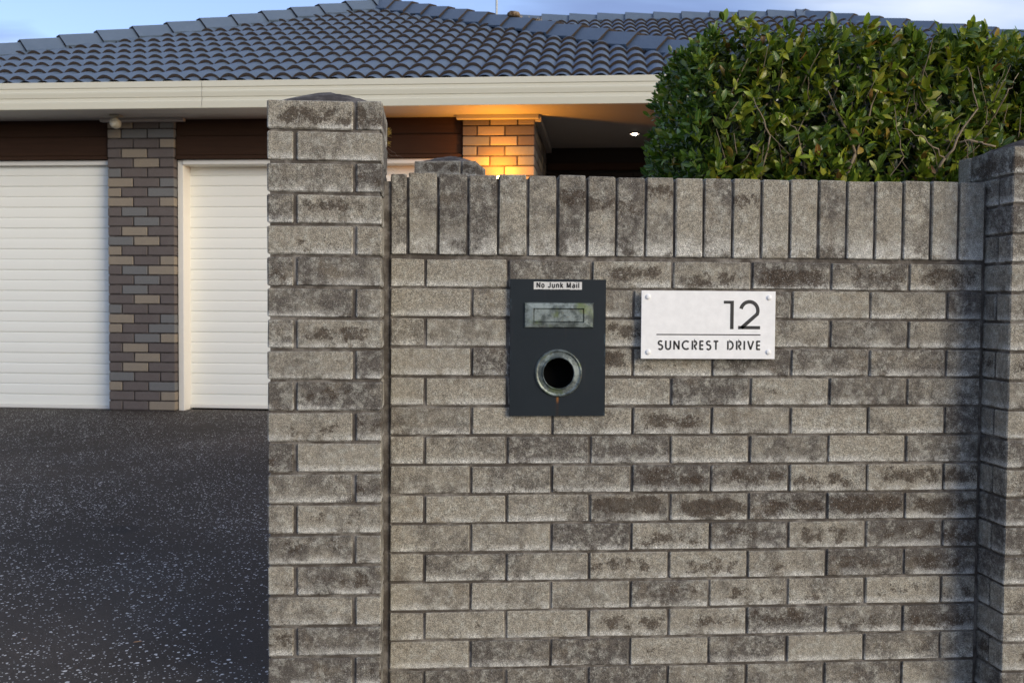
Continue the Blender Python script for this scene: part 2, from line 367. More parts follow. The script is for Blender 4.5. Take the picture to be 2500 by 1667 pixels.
# ------------------------------------------------------------------ boundary wall
C = .086
wall = tag(empty('brick_wall', (.89, .05, .05)), 'long low grey brick garden wall with an upright soldier course on top', 'wall')
WO = Vector((.89, .05, .05))
def wb(x0, x1, z0, z1, tone, stain, y1=.07): return brick(wall, x0 - .0012 - WO.x, x1 + .0012 - WO.x, -WO.y, y1 - WO.y, z0 - .0012 - WO.z, z1 + .0014 - WO.z, M['brick'], tone, stain, bev=.0026)
HX0, HX1, HZ0, HZ1 = .440, .536, .998, 1.100          # opening behind the paper tube
J1 = [-.125, .100, .340, .585, .825, 1.064, 1.305, 1.546, 1.786]
J2 = [-.003, .235, .472, .710, .948, 1.187, 1.427, 1.666, 1.9]
tones1 = {0: [.8, .75, .4, .8, .7, .3, .55, .6], 1: [.4, .55, .5, .4, .5, .6, .7, .3]}
for i in range(15):
    zb_ = 1.30 - C * i; J = J1 if i % 2 == 0 else J2
    for k in range(len(J) - 1):
        x0 = max(J[k] + .005, .003); x1 = min(J[k + 1] - .005, 1.772)
        if x1 - x0 < .02: continue
        cx = (x0 + x1) / 2
        st = random.choice([.05, .15, .3, .35])
        if cx > .6 and i in (7, 8, 9, 10, 11, 12): st = {7: .8, 8: .95, 9: .75, 10: .7, 11: .6, 12: .65}[i] * random.uniform(.82, 1.06)
        if i == 0 and cx > .55: st = random.uniform(.6, .95)
        if i in (2, 3) and .5 < cx < .75: st = .85
        if i == 5 and .7 < cx < .95: st = .7
        tn = min(1, max(0, random.gauss(.62, .24) - (.28 if i in (8, 9, 10, 12, 14) and cx > 1.0 else 0) - (.12 if cx > 1.6 else 0)))  # bricks next to the right pillar get its shade as a darker tone
        if i == 0: tn = [.85, .8, .35, .75, .65, .25, .5, .6][min(k, 7)]
        segs = [(x0, x1)]
        if zb_ + .076 > HZ0 and zb_ < HZ1 and x0 < HX1 and x1 > HX0:
            segs = [(a, b) for a, b in ((x0, HX0), (HX1, x1)) if b - a > .012]
        for a, b in segs: wb(a, b, zb_, zb_ + .076, tn, st)
sj = [.003] + [.049 + .08672 * k for k in range(21)]
for k in range(21):
    x0 = sj[k] + (.005 if k else 0); x1 = min(sj[k + 1] - .005, 1.774)
    st = random.choice([.1, .25, .35]) if k not in (6, 7, 8, 9, 12) else .75
    if x1 - x0 > .01: wb(x0, x1, 1.392, 1.621 + random.uniform(-.002, .002), random.uniform(.3, .75) if k < 9 else random.uniform(.45, .95), st, .1)
mm = MB()
for x0, x1, z0, z1 in ((.0, HX0 + .004, .05, 1.383), (HX1 - .004, 1.781, .05, 1.383), (HX0 + .004, HX1 - .004, .05, HZ0 + .004), (HX0 + .004, HX1 - .004, HZ1 - .004, 1.383)):
    mm.box(x0 - WO.x, x1 - WO.x, .0062 - WO.y, .060 - WO.y, z0 - WO.z, z1 - WO.z)
mm.box(-.024 - WO.x, .001 - WO.x, .011 - WO.y, .060 - WO.y, .05 - WO.z, 1.6 - WO.z); mm.box(1.780 - WO.x, 1.796 - WO.x, .011 - WO.y, .060 - WO.y, .05 - WO.z, 1.6 - WO.z)
mm.box(.0 - WO.x, 1.781 - WO.x, .0085 - WO.y, .094 - WO.y, 1.383 - WO.z, 1.612 - WO.z)
mm.build('mortar', M['mortar'], wall)
bk = MB(); bk.box(.0 - WO.x, 1.781 - WO.x, .08 - WO.y, .11 - WO.y, .05 - WO.z, 1.382 - WO.z); bk.build('backing', M['mortar'], wall)
for o in list(wall.children): pass

# ------------------------------------------------------------------ pillars
def pillar(name, x0, y0, ztop, flip, rz, label, apex=.055, pitch=.0853, zmin=.04, tonef=None, n=None, jz=0):
    W_ = .31; cx, cy = x0 + W_ / 2, y0 + W_ / 2
    root = tag(empty(name, (cx, cy, zmin), rz), label, 'pillar', 'square grey brick pillars with low mortar caps')
    h = W_ / 2; i = 0; z1 = ztop
    while z1 > zmin + .02:
        z0 = z1 - .0775; odd = (i % 2 == 1) ^ flip
        s = -1 if not odd else 1       # which pinwheel direction
        # front (y=-h), back (y=h), left (x=-h), right (x=h)
        L, T = .2305, .0702
        if not odd: R4 = [(-h, -h + L, -h, -h + T), (h - T, h, -h, -h + L), (h - L, h, h - T, h), (-h, -h + T, h - L, h)]
        else: R4 = [(h - L, h, -h, -h + T), (-h, -h + T, -h, -h + L), (-h, -h + L, h - T, h), (h - T, h, h - L, h)]
        for q, (a, b, c, d) in enumerate(R4):
            tn = random.gauss(.5, .22) if tonef is None else tonef(i, q)
            brick(root, a, b, c, d, z0 - zmin, z1 - zmin, M['brick'], min(1, max(0, tn)), random.choice([.05, .25, .45, .6]) if i > 0 else .8, .0008)
        z1 -= pitch; i += 1
    m = MB(); m.box(-h + .0068, h - .0068, -h + .0068, h - .0068, 0, ztop - zmin - .004); m.build('mortar', M['mortar'], root)
    # hand-trowelled low cap
    V = []; F = []; N = 10
    for j in range(N + 1):
        for k in range(N + 1):
            u, v = -1 + 2 * k / N, -1 + 2 * j / N; e = max(abs(u), abs(v)); r2 = math.sqrt(u * u + v * v)
            zz = apex * max(0, 1 - (e * .6 + r2 * .4 / 1.15) ** 1.25) + (random.uniform(-.0015, .0015) if e < 1 else 0)
            V.append((u * (h - .006), v * (h - .006), ztop - zmin - .006 + max(zz, 0) + (.004 if e < 1 else 0)))
    for j in range(N):
        for k in range(N): a = j * (N + 1) + k; F.append((a, a + 1, a + N + 2, a + N + 1))
    ob('cap', mesh_from('cap', V, F, M['cap'], True), root)
    return root
pillar('brick_pillar', -.328, -.131, 1.799, False, 0, 'tall grey brick pillar in front, left of the mailbox wall')
pillar('brick_pillar', 1.786, -.131, 1.714, True, 0, 'grey brick pillar at the right edge, beside the hedge')
gp = pillar('brick_pillar',   .052, 2.1, 1.958, False, -.20, 'weathered blue grey brick pillar top peeking over the wall before the garage', .048, zmin=.2, tonef=lambda i, q: .62)

# ------------------------------------------------------------------ mailbox
mx, mz = (.346 + .626) / 2, (1.322 + .924) / 2
mb = tag(empty('mailbox', (mx, 0, mz)), 'dark navy mailbox panel with metal letter slot and round paper tube on the wall', 'mailbox')
# front panel with a round hole
V = []; F = []; n = 48; hw, hh = .140, .199; hc = (.002, 1.049 - mz); hr = .0445
rim = []
for j in range(n):
    t = 2 * math.pi * j / n; c_, s_ = math.cos(t), math.sin(t)
    k = 1e9
    if c_ > 1e-6: k = min(k, (hw - hc[0]) / c_)
    if c_ < -1e-6: k = min(k, (-hw - hc[0]) / c_)
    if s_ > 1e-6: k = min(k, (hh - hc[1]) / s_)
    if s_ < -1e-6: k = min(k, (-hh - hc[1]) / s_)
    rim.append((hc[0] + c_ * k, hc[1] + s_ * k))
# snap nearest samples to the four corners
for cx_, cz_ in ((hw, hh), (-hw, hh), (-hw, -hh), (hw, -hh)):
    j = min(range(n), key=lambda q: (rim[q][0] - cx_) ** 2 + (rim[q][1] - cz_) ** 2); rim[j] = (cx_, cz_)
for j in range(n):
    t = 2 * math.pi * j / n
    V += [(hc[0] + hr * math.cos(t), -.013, hc[1] + hr * math.sin(t)), (rim[j][0], -.013, rim[j][1]), (rim[j][0] , -.0005, rim[j][1])]
for j in range(n):
    a, b = 3 * j, 3 * ((j + 1) % n); F += [(a, a + 1, b + 1, b), (a + 1, a + 2, b + 2, b + 1)]
pm = MB(); pm.add(V, F); pm.build('front_panel', M['plate'], mb)
# tube ring + liner
r = MB(); r.lathe([(.0445, .004), (.0445, -.0205), (.0462, -.022), (.0485, -.0205), (.049, -.0175), (.060, -.0165), (.064, -.018), (.0655, -.0195), (.0672, -.0185), (.0685, -.0165), (.070, -.014), (.070, -.0125)], 56)
r.build('paper_tube_rim', M['metal'], mb, (hc[0], 0, hc[1]))
r = MB(); r.lathe([(.044, -.019), (.044, .055), (.0, .055)], 40); r.build('tube_lining', M['black'], mb, (hc[0], 0, hc[1]), smooth=False)
# letter slot
sx0, sx1, sz0, sz1 = .386 - mx, .590 - mx, 1.180 - mz, 1.255 - mz; ix0, ix1, iz0, iz1 = .4145 - mx, .5595 - mx, 1.198 - mz, 1.236 - mz
sl = MB(); P0 = [(sx0, sz0), (sx1, sz0), (sx1, sz1), (sx0, sz1)]; P1 = [(sx0 + .003, sz0 + .003), (sx1 - .003, sz0 + .003), (sx1 - .003, sz1 - .003), (sx0 + .003, sz1 - .003)]
P2 = [(ix0 - .002, iz0 - .002), (ix1 + .002, iz0 - .002), (ix1 + .002, iz1 + .002), (ix0 - .002, iz1 + .002)]; P3 = [(ix0, iz0), (ix1, iz0), (ix1, iz1), (ix0, iz1)]
ys = [-.0125, -.0188, -.0205, -.0165]
Vv = []
for P, y in zip((P0, P1, P2, P3), ys): Vv += [(a, y, b) for a, b in P]
Ff = []
for l in range(3):
    for j in range(4): Ff.append((4 * l + j, 4 * l + (j + 1) % 4, 4 * l + 4 + (j + 1) % 4, 4 * l + 4 + j))
sl.add(Vv, Ff); slot = sl.build('letter_slot', M['metal'], mb)
fl = MB(); fl.bbox(ix0 + .0003, ix1 - .0003, -.0185, -.0135, iz0 + .0006, iz1 - .0003, .0016); fl.build('slot_flap', M['metal'], slot)
stk = MB(); 
top = []; bot = []
for j in range(29):
    u = j / 28; xx = (.414 + (.555 - .414) * u) - mx
    top.append((xx, -.0137, 1.3150 - mz - random.uniform(0, .0009))); bot.append((xx, -.0137, 1.2917 - mz + random.uniform(0, .0016)))
Vv = top + bot; Ff = [(j, j + 1, 29 + j + 1, 29 + j) for j in range(28)]
stk.add(Vv, Ff); sticker = stk.build('sticker', M['sticker'], mb, fix=False)
ck = MB()
for xx, ph in ((.432, 0), (.4905, 0)):
    P = [(xx - mx + random.uniform(-.0015, .0015) + (.003 if j % 2 else 0), -.0140, 1.3145 - mz - j * .0045) for j in range(3 + ph * 2)]
    ck.tube(P, .00018, 4)
ck.build('crease', M['inktext'], sticker)

# ------------------------------------------------------------------ number sign
sg = tag(empty('number_sign', (.9285, 0, 1.192)), 'white rectangular number sign with black cut lettering on four studs', 'sign')
p = MB(); p.bbox(-.2, .2, -.0255, -.0225, -.0995, .0995, .0006); p.build('sign_panel', M['sign'], sg)
for x_, z_ in ((-.1805, .081), (.1805, .081), (-.1785, -.080), (.1805, -.079)):
    s_ = MB(); s_.lathe([(.0, -.0290), (.006, -.0288), (.0072, -.0280), (.0074, -.0256)], 24); st_ = s_.build('stud', M['sign'], sg, (x_, 0, z_), smooth=True)
    s_ = MB(); s_.lathe([(.004, -.0225), (.004, .006)], 14); s_.build('standoff', M['lampmetal'], st_)
def ribbon(mb_, P, wd, y=-.0259, closed=False):
    P = [Vector(q) for q in P]; L = []; Rr = []
    for i, q in enumerate(P):
        d0 = (P[i] - P[i - 1]).normalized() if i > 0 else None; d1 = (P[i + 1] - P[i]).normalized() if i < len(P) - 1 else None
        d0 = d0 or d1; d1 = d1 or d0; nrm = Vector((-(d0 + d1).y, (d0 + d1).x)).normalized(); k = wd / 2 / max(.35, nrm.dot(Vector((-d1.y, d1.x))))
        L.append(q + nrm * k); Rr.append(q - nrm * k)
    V = [(q.x, y, q.y) for q in L + Rr]; n = len(P); mb_.add(V, [(i, i + 1, n + i + 1, n + i) for i in range(n - 1)])
def arc(cx, cy, rx, ry, a0, a1, n=14): return [(cx + rx * math.cos(R(a0 + (a1 - a0) * i / n)), cy + ry * math.sin(R(a0 + (a1 - a0) * i / n))) for i in range(n + 1)]
GL = {'S': (.52, [arc(.26, .745, .21, .205, 35, 268, 14)[:] + arc(.26, .275, .24, .255, 88, -145, 16)]),
      'U': (.62, [[(.05, 1), (.05, .33)] + arc(.31, .31, .26, .27, 180, 360, 14) + [(.57, 1)]]),
      'N': (.66, [[(.06, 0), (.06, .98)], [(.06, .95), (.60, .05)], [(.60, .02), (.60, 1)]]),
      'C': (.80, [arc(.46, .5, .42, .45, 48, 312, 22)]),
      'R': (.56, [[(.06, 0), (.06, 1)], [(.22, .95), (.30, .95)] + arc(.30, .71, .22, .24, 90, -90, 10) + [(.22, .47)], [(.26, .42), (.52, 0)]]),
      'E': (.46, [[(.06, 0), (.06, 1)], [(.06, .945), (.44, .945)], [(.16, .5), (.42, .5)], [(.06, .055), (.44, .055)]]),
      'T': (.54, [[(.0, .945), (.54, .945)], [(.27, .9), (.27, 0)]]),
      'D': (.70, [[(.06, 0), (.06, 1)], [(.21, .945), (.26, .945)] + arc(.26, .5, .38, .445, 90, -90, 14) + [(.21, .055)]]),
      'I': (.12, [[(.06, 0), (.06, 1)]]),
      'V': (.70, [[(.03, 1), (.35, .03)], [(.35, .03), (.67, 1)]])}
def write(txt, x0, x1, z0, hgt, wd, parent, y=-.0259, mat='ink', nm='letter', sp=.42):
    ws = [GL[c][0] if c != ' ' else sp for c in txt]; gap = ((x1 - x0) / hgt - sum(ws)) / (len(txt) - 1); x = x0
    for c, wv in zip(txt, ws):
        if c != ' ':
            m = MB()
            for st in GL[c][1]: ribbon(m, [(a * hgt, b * hgt) for a, b in st], wd, y)
            o = m.build(nm, M[mat], parent, (x, 0, z0), fix=False)
        x += (wv + gap) * hgt
GL.update({'n': (.56, [[(.07, 0), (.07, .74)], [(.07, .55)] + arc(.28, .46, .19, .24, 160, 0, 10) + [(.47, 0)]]),
           'u': (.56, [[(.07, .74), (.07, .28)] + arc(.27, .26, .20, .22, 180, 340, 10), [(.48, 0), (.48, .74)]]),
           'o': (.58, [arc(.29, .37, .22, .33, 90, 455, 20)]), 'a': (.56, [arc(.27, .22, .20, .18, 60, 420, 16), arc(.28, .50, .19, .20, 150, 20, 8) + [(.48, .0)]]),
           'k': (.54, [[(.07, 0), (.07, 1)], [(.46, .74), (.10, .34)], [(.20, .44), (.49, 0)]]), 'l': (.14, [[(.07, 0), (.07, 1)]]), 'i': (.14, [[(.07, 0), (.07, .74)], [(.07, .88), (.07, 1.0)]]),
           'J': (.52, [[(.43, 1), (.43, .30)] + arc(.245, .27, .185, .21, 0, -175, 10)]), 'M': (.80, [[(.08, 0), (.08, 1)], [(.10, .98), (.40, .05)], [(.40, .05), (.70, .98)], [(.72, 0), (.72, 1)]])})
write('SUNCREST DRIVE', .779 - .9285, 1.0845 - .9285, 1.1195 - 1.192, .0262, .0051, sg)
write('No Junk Mail', .4225 - mx, .5465 - mx, 1.2972 - mz, .0150, .0034, mb, -.01415, 'inktext', sp=.18)
m = MB(); ribbon(m, [(.774 - .9285, 1.1635 - 1.192), (1.0845 - .9285, 1.1635 - 1.192)], .0032); m.build('rule_line', M['ink'], sg, fix=False)
m = MB(); ribbon(m, [(.973 - .9285, 1.259 - 1.192), (.9935 - .9285, 1.259 - 1.192)], .0085); ribbon(m, [(.998 - .9285, 1.2633 - 1.192), (.998 - .9285, 1.180 - 1.192)], .0105); m.build('digit', M['ink'], sg, fix=False)
m = MB(); cx2, cz2 = 1.050 - .9285, 1.2345 - 1.192
ribbon(m, arc(cx2, cz2, .0255, .0262, 168, -22, 18) + [(1.0265 - .9285, 1.1835 - 1.192)], .0105)
ribbon(m, [(1.017 - .9285, 1.1848 - 1.192), (1.083 - .9285, 1.1848 - 1.192)], .0095); m.build('digit', M['ink'], sg, fix=False)

# ------------------------------------------------------------------ house
ZB = .285
house = tag(empty('house', (0, HO, ZB), HF), 'brick house with blue grey tiled hip roof, cream gutter and two white garage doors', 'house')
H = lambda z: z - ZB
ZE = 2.867                                         # soffit height
# brick columns between the openings
def column(x0, w, nm='brick_column', side=None, lab=None):
    root = empty(nm, (x0 + w / 2, .15, 0), 0, house)
    if lab: root['label'] = lab
    xs_ = x0 - (x0 + w / 2); i = 0; z1 = 2.7888 + .076 - 0.0
    while z1 > ZB + .02:
        z0 = max(z1 - .076, ZB + .002); q = xs_; odd = i % 2
        seq = ([.12] if odd else []) + [.23] * 9
        while q < -xs_ - .03:
            L = seq.pop(0); e = min(q + L, -xs_)
            if -xs_ - e < .03: e = -xs_
            kk = column.k = getattr(column, 'k', 0) + 1; tn = (kk * .6180339 + random.uniform(-.12, .12)) % 1.0
            brick(root, q + .001, e - .001, -.15, -.08, z0 + .001 - ZB, z1 - .001 - ZB, M['hbrick'], tn, 0, .001, bev=.004); q = e + .010
        if side:
            q = -.07 if odd else .15 - .069
            q = -.15 + (.08 if odd else .08)
            off = .08 if odd else .20
            yy = -.15 + .08
            LL = [.12 if odd else .23] + [.23] * 12
            while yy < side - .15 - .03:
                e = min(yy + LL.pop(0), side - .15); brick(root, -xs_ - .07, -xs_, yy, e, z0 - ZB, z1 - ZB, M['hbrick'], random.random(), 0, .0, bev=.003); yy = e + .01
        z1 -= .086; i += 1
    m = MB(); m.box(xs_ + .008, -xs_ - .008, -.142, .1, 0, 2.867 - ZB); 
    if side: m.box(-xs_ - .2, -xs_ - .008, .1, side - .15, 0, 2.867 - ZB)
    m.build('mortar', M['hmortar'], root); return root
column(-2.809, .611)
column(.365, .620, side=1.85, lab='brick column lit orange by the wall lamp')
# timber heads above the doors
def beam(x0, x1, y, nm='timber_head'):
    root = empty(nm, ((x0 + x1) / 2, y, H(2.69)), 0, house)
    for a, b, d in ((2.722, 2.8675, .012), (2.553, 2.719, .0), (2.517, 2.550, -.012)):
        m = MB(); m.bbox((x0 - x1) / 2, (x1 - x0) / 2, d, d + .035, a - 2.69, b - 2.69, .003); m.build('board', M['wood'], root)
beam(-6.0, -2.812, .03); beam(-2.195, .362, .03)
# garage doors: jamb lining, head, slats
def garage(x0, x1, nm, lab=None, z0=.33, yd=.22, jl=True):
    root = empty(nm, ((x0 + x1) / 2, yd, 0), 0, house)
    if lab: root['label'] = lab
    c = (x0 + x1) / 2; zt_ = 2.474; n_ = int((zt_ + .04 - z0) / .094)
    for k in range(n_ + 1):
        a = z0 + k * .094; b = a + .094; b = min(b, zt_ + .05); d = .0 if k % 2 else .004
        m = MB(); hw_ = (x1 - x0) / 2 + .02
        prof = [(d + .007, a), (d + .002, a + .002), (d, a + .012), (d - .001, a + .05), (d, b - .014), (d + .002, b - .004), (d + .005, b)]
        V = [(-hw_, y, H(z)) for y, z in prof] + [(hw_, y, H(z)) for y, z in prof]; q = len(prof)
        m.add(V, [(i, q + i, q + i + 1, i + 1) for i in range(q - 1)]); m.build('slat', M['door'], root, smooth=False)
    m = MB(); m.bbox(-(x1 - x0) / 2 - .01, (x1 - x0) / 2 + .01, -.02, .018, H(z0 - .03), H(z0), .004); m.build('bottom_rail', M['frame'], root)
    m = MB(); m.box(-(x1 - x0) / 2 - .05, (x1 - x0) / 2 + .05, .03, .06, 0, H(2.6)); m.build('backing', M['black'], root)
    return root
garage(-6.0, -2.805, 'garage_door', 'left white roller garage door', z0=.318, yd=.105)
garage(-2.137, .37, 'garage_door', 'white roller garage door behind the pillar')
fr = empty('door_frame', (-.9, .1, 0), 0, house)
m = MB(); m.bbox(-2.196 + .9, -2.145 + .9, -.03, .16, .002, H(2.516), .003); m.build('jamb', M['frame'], fr)
m = MB(); m.bbox(.352 + .9, .372 + .9, -.03, .16, .002, H(2.516), .003); m.build('jamb', M['frame'], fr)
m = MB(); m.bbox(-2.144 + .9, .351 + .9, -.045, .16, H(2.474), H(2.515), .003); m.build('head', M['frame'], fr)
fr = empty('door_frame', (-4.4, .1, 0), 0, house)
m = MB(); m.bbox(-1.6, 1.588, -.045, .16, H(2.474), H(2.515), .003); m.build('head', M['frame'], fr)
# eaves: gutter/fascia profile
def fascia(x0, x1, y=-.515):
    zt, zb2 = 3.083, 2.857
    pr = [(.07, zt - .004), (.012, zt), (.0, zt - .003), (-.002, zt - .052), (.005, zt - .056), (.003, zt - .080), (-.004, zt - .088), (-.004, zt - .098), (.001, zt - .132), (.007, zt - .136), (.005, zt - .160), (-.003, zt - .168), (-.003, zt - .178), (0, zb2 + .003), (.002, zb2), (.02, zb2 - .0)]
    V = [(x0, y + a, H(b)) for a, b in pr] + [(x1, y + a, H(b)) for a, b in pr]; q = len(pr)
    m = MB(); m.add(V, [(i, i + 1, q + i + 1, q + i) for i in range(q - 1)]); return m.build('gutter', M['fascia'], house)
XL, XR = -5.72, 3.1255; YE = -.350
fascia(XL, -1.735); fascia(-1.732, XR)
m = MB(); m.box(XR - .001, XR + .02, -.51, 8, H(2.867), H(3.09)); m.box(XL - .02, XL, -.51, 8, H(2.867), H(3.09)); m.build('side_gutter', M['fascia'], house)
m = MB(); m.box(XL, -1.0, -.494, .045, H(2.868), H(2.885)); m.box(-.997, XR, -.494, .045, H(2.868), H(2.885)); m.build('soffit', M['soffit'], house)
m = MB(); m.box(.80, XR, .047, 1.86, H(2.876), H(2.892)); m.build('porch_ceiling', M['soffit'], house)
m = MB(); m.bbox(-2.85, -2.09, -.055, -.002, H(2.838), H(2.8675), .003); m.build('eave_trim', M['soffit'], house)
m = MB(); m.bbox(.318, 1.022, -.055, -.002, H(2.832), H(2.8675), .003); m.build('eave_trim', M['soffit'], house)
m = MB(); m.bbox(.987, 1.04, -.001, 1.80, H(2.815), H(2.875), .003); m.build('eave_trim', M['soffit'], house)
m = MB(); m.box(.9, 4.0, 1.86, 1.92, 0, H(2.9)); m.box(3.0, 3.06, .05, 1.86, 0, H(2.9)); m.build('porch_wall', M['darkwall'], house)
for k in range(9):
    m = MB(); m.bbox(1.0 + k * .22, 1.0 + k * .22 + .214, 1.835, 1.858, .002, H(2.62), .003); m.build('cladding_board', M['darkwall'], house)
m = MB(); m.bbox(1.0, 3.0, 1.80, 1.858, H(2.64), H(2.715), .004); m.build('timber_head', M['wood'], house)
m = MB(); m.box(-6.0, .9, .075, .11, H(2.51), H(2.95)); m.box(-6.4, -6.0, 0, .1, 0, H(2.86)); m.box(-6.4, XR + 1, 7.9, 8.0, 0, H(2.86)); m.box(-6.1, -6.0, .1, 7.9, 0, H(2.86)); m.build('rear_wall', M['hmortar'], house)

def in_frame(p, mx_=1.06):
    q = cam.matrix_world.inverted() @ Vector(p)
    if q.z > -.1: return False
    px, py = q.x / -q.z * 2463 / 1250, q.y / -q.z * 2463 / 833
    return abs(px) < mx_ and -mx_ < py < mx_ + .04
# roof
AL = 0.3982; G = .3574; RS = .15525; tA = math.tan(AL)
def tile_mesh():
    A = .042; n = 20; Wd = 2 * RS; Ln = .392; th = .024; V = []; F = []
    for yy in (0, Ln):
        for i in range(n + 1):
            x = Wd * i / n; u_ = abs(((x / RS + .5) % 1.0) - .5) * 2; hgt = A * (1 - u_ ** 2.1)
            V.append((x, yy, hgt + .0))
    for i in range(n): F.append((i, i + 1, n + 2 + i, n + 1 + i))
    b = len(V)
    for i in range(n + 1): x, yy, z_ = V[i]; V.append((x, yy, z_)); 
    for i in range(n + 1): x, yy, z_ = V[i]; V.append((x, yy + .002, z_ - th))
    for i in range(n): F.append((b + i + 1, b + i, b + n + 1 + i, b + n + 2 + i))
    # left side lip (tile joint)
    k = len(V); V += [(0, 0, V[0][2]), (0, Ln, V[0][2]), (0, Ln, V[0][2] - th), (0, 0, V[0][2] - th)]; F.append((k, k + 1, k + 2, k + 3))
    me = mesh_from('tile', V, F, M['tile']); me.materials.append(M['edge'])
    for i, pl in enumerate(me.polygons): pl.use_smooth = i < n; pl.material_index = 1 if i >= n else 0
    return me
TILE = tile_mesh(); LIFT = .030; LN = .392
TILT = AL - math.asin(LIFT / LN)
roof = empty('roof', (0, 0, H(3.0)), 0, house); RZ = H(3.0)
def lay(root, xa, xb, nrow, y0, z0, phase, clip, name='tile', limit=None):
    """rows of tiles; y0,z0 = plane height at front line of row 0 (house coords, z already local); clip(y)->(xmin,xmax), planes"""
    out = []; stuff = []
    for r_ in range(nrow):
        yf = y0 + r_ * G * math.cos(AL); zf = z0 + r_ * G * math.sin(AL) + LIFT * math.cos(AL)
        lo, hi, planes = clip(yf, yf + G * math.cos(AL)); k0 = math.floor((max(lo, xa) - phase) / (2 * RS)); k = k0
        while phase + k * 2 * RS < min(hi, xb):
            x = phase + k * 2 * RS; mtx = Matrix.Translation((x, yf, zf)) @ Matrix.Rotation(TILT, 4, 'X'); k += 1
            need = [pl for pl in planes if not all((Vector(pl[1]).dot((mtx @ Vector(c)) - Vector(pl[0])) < 0) for c in ((0, 0, 0), (2 * RS, 0, 0), (0, LN, 0), (2 * RS, LN, 0)))]
            me = TILE
            if need:
                bm = bmesh.new(); bm.from_mesh(TILE); inv = mtx.inverted()
                for pc, pn in need:
                    bmesh.ops.bisect_plane(bm, geom=bm.verts[:] + bm.edges[:] + bm.faces[:], plane_co=inv @ Vector(pc), plane_no=(inv.to_3x3() @ Vector(pn)), clear_outer=True)
                if not bm.faces: bm.free(); continue
                me = bpy.data.meshes.new('tile'); bm.to_mesh(me); bm.free()
                for mm_ in TILE.materials: me.materials.append(mm_)
            out.append((mtx, me))
    J = MB()
    for mtx, me in out:
        c_ = mtx @ Vector((RS, LN / 2, 0)); wp = h2w(c_.x, c_.y, c_.z + ZB)
        if not in_frame(wp):
            T_ = Matrix.Translation((0, 0, -RZ)) @ mtx
            J.add([tuple(T_ @ v.co) for v in me.vertices], [tuple(p.vertices) for p in me.polygons]); continue
        o = ob(name, me, root); j = Matrix.Rotation(random.uniform(-.006, .006), 4, 'X'); o.matrix_local = Matrix.Translation((0, 0, -RZ)) @ mtx @ j
    if J.V:
        me = mesh_from(name, J.V, J.F, M['tile']); tag(ob(name, me, root), kind='stuff')
    return len(out)
Z0 = H(3.1722) - .040 * math.cos(AL) - LIFT * math.cos(AL) * 1.0     # base plane at the eave line
AX, AY = -1.267, 4.079
k45 = 2 ** -.5
planesL = [((XL, YE, 0), (-k45, k45, 0)), ((XR, YE, 0), (k45, k45, 0))]
def clip1(a, b): return XL + (a - YE) - .4, XR - (a - YE), planesL

bpy.context.view_layer.update()
ntile = lay(roof, -4.9, XR, 14, YE, Z0, .0136 - .026 - 40 * RS, clip1)
def clip0(a, b): return XL, XR, planesL + [((0, -.497, 0), (0, -1, 0))]
ntile += lay(roof, -4.9, XR, 1, YE - G * math.cos(AL), Z0 - G * math.sin(AL), .0136 - .026 - 40 * RS, clip0)
def cap_run(root, P0, P1, first=0.0, nmax=99, hw_=.150, up=0):
    """overlapping angular ridge tiles from P0 (low end) to P1; coordinates in house space, local z"""
    P0, P1 = Vector(P0), Vector(P1); d = (P1 - P0); L = d.length; d.normalize()
    side = d.cross(Vector((0, 0, 1))).normalized(); upv = side.cross(d).normalized()
    n_ = int(L / .388) + 1; a = first
    pr = [(-hw_, -.095), (-.045, .034), (.045, .034), (hw_, -.095)]
    for k in range(n_):
        s0 = a + k * .388; s1 = s0 + .42; V = []
        if s0 > L: break
        for s_, lift, sc in ((s0, .034, 1.06), (min(s1, L + .1), .004, .94)):
            for x, y in pr: V.append(P0 + d * s_ + side * (x * sc) + upv * (y * 1 + lift))
            for x, y in pr: V.append(P0 + d * s_ + side * (x * sc * .9) + upv * (y * 1 + lift - .022))
        o0 = Vector(P0 + d * s0)
        F = [(i, i + 1, 9 + i, 8 + i) for i in range(3)] + [(i + 4, i, i + 1, i + 5) for i in range(3)] + [(0, 4, 12, 8), (3, 11, 15, 7)]
        me = mesh_from('ridge_tile', [v - o0 for v in V], F, M['tile']); me.materials.append(M['edge'])
        for i in (3, 4, 5): me.polygons[i].material_index = 1
        bm = bmesh.new(); bm.from_mesh(me); bmesh.ops.recalc_face_normals(bm, faces=bm.faces); bm.to_mesh(me); bm.free()
        ob('ridge_tile', me, root, o0 - Vector((0, 0, RZ)), (0, 0, random.uniform(-.01, .01)))
ZA = Z0 + (AY - YE) * tA + .095
cap_run(roof, (XL + .05, YE + .05, Z0 + .102), (AX, AY, ZA), .13)
cap_run(roof, (XR - .05, YE + .05, Z0 + .102), (AX, AY, ZA), .20)
cap_run(roof, (AX, 8.0, ZA), (AX, AY, ZA), .1)
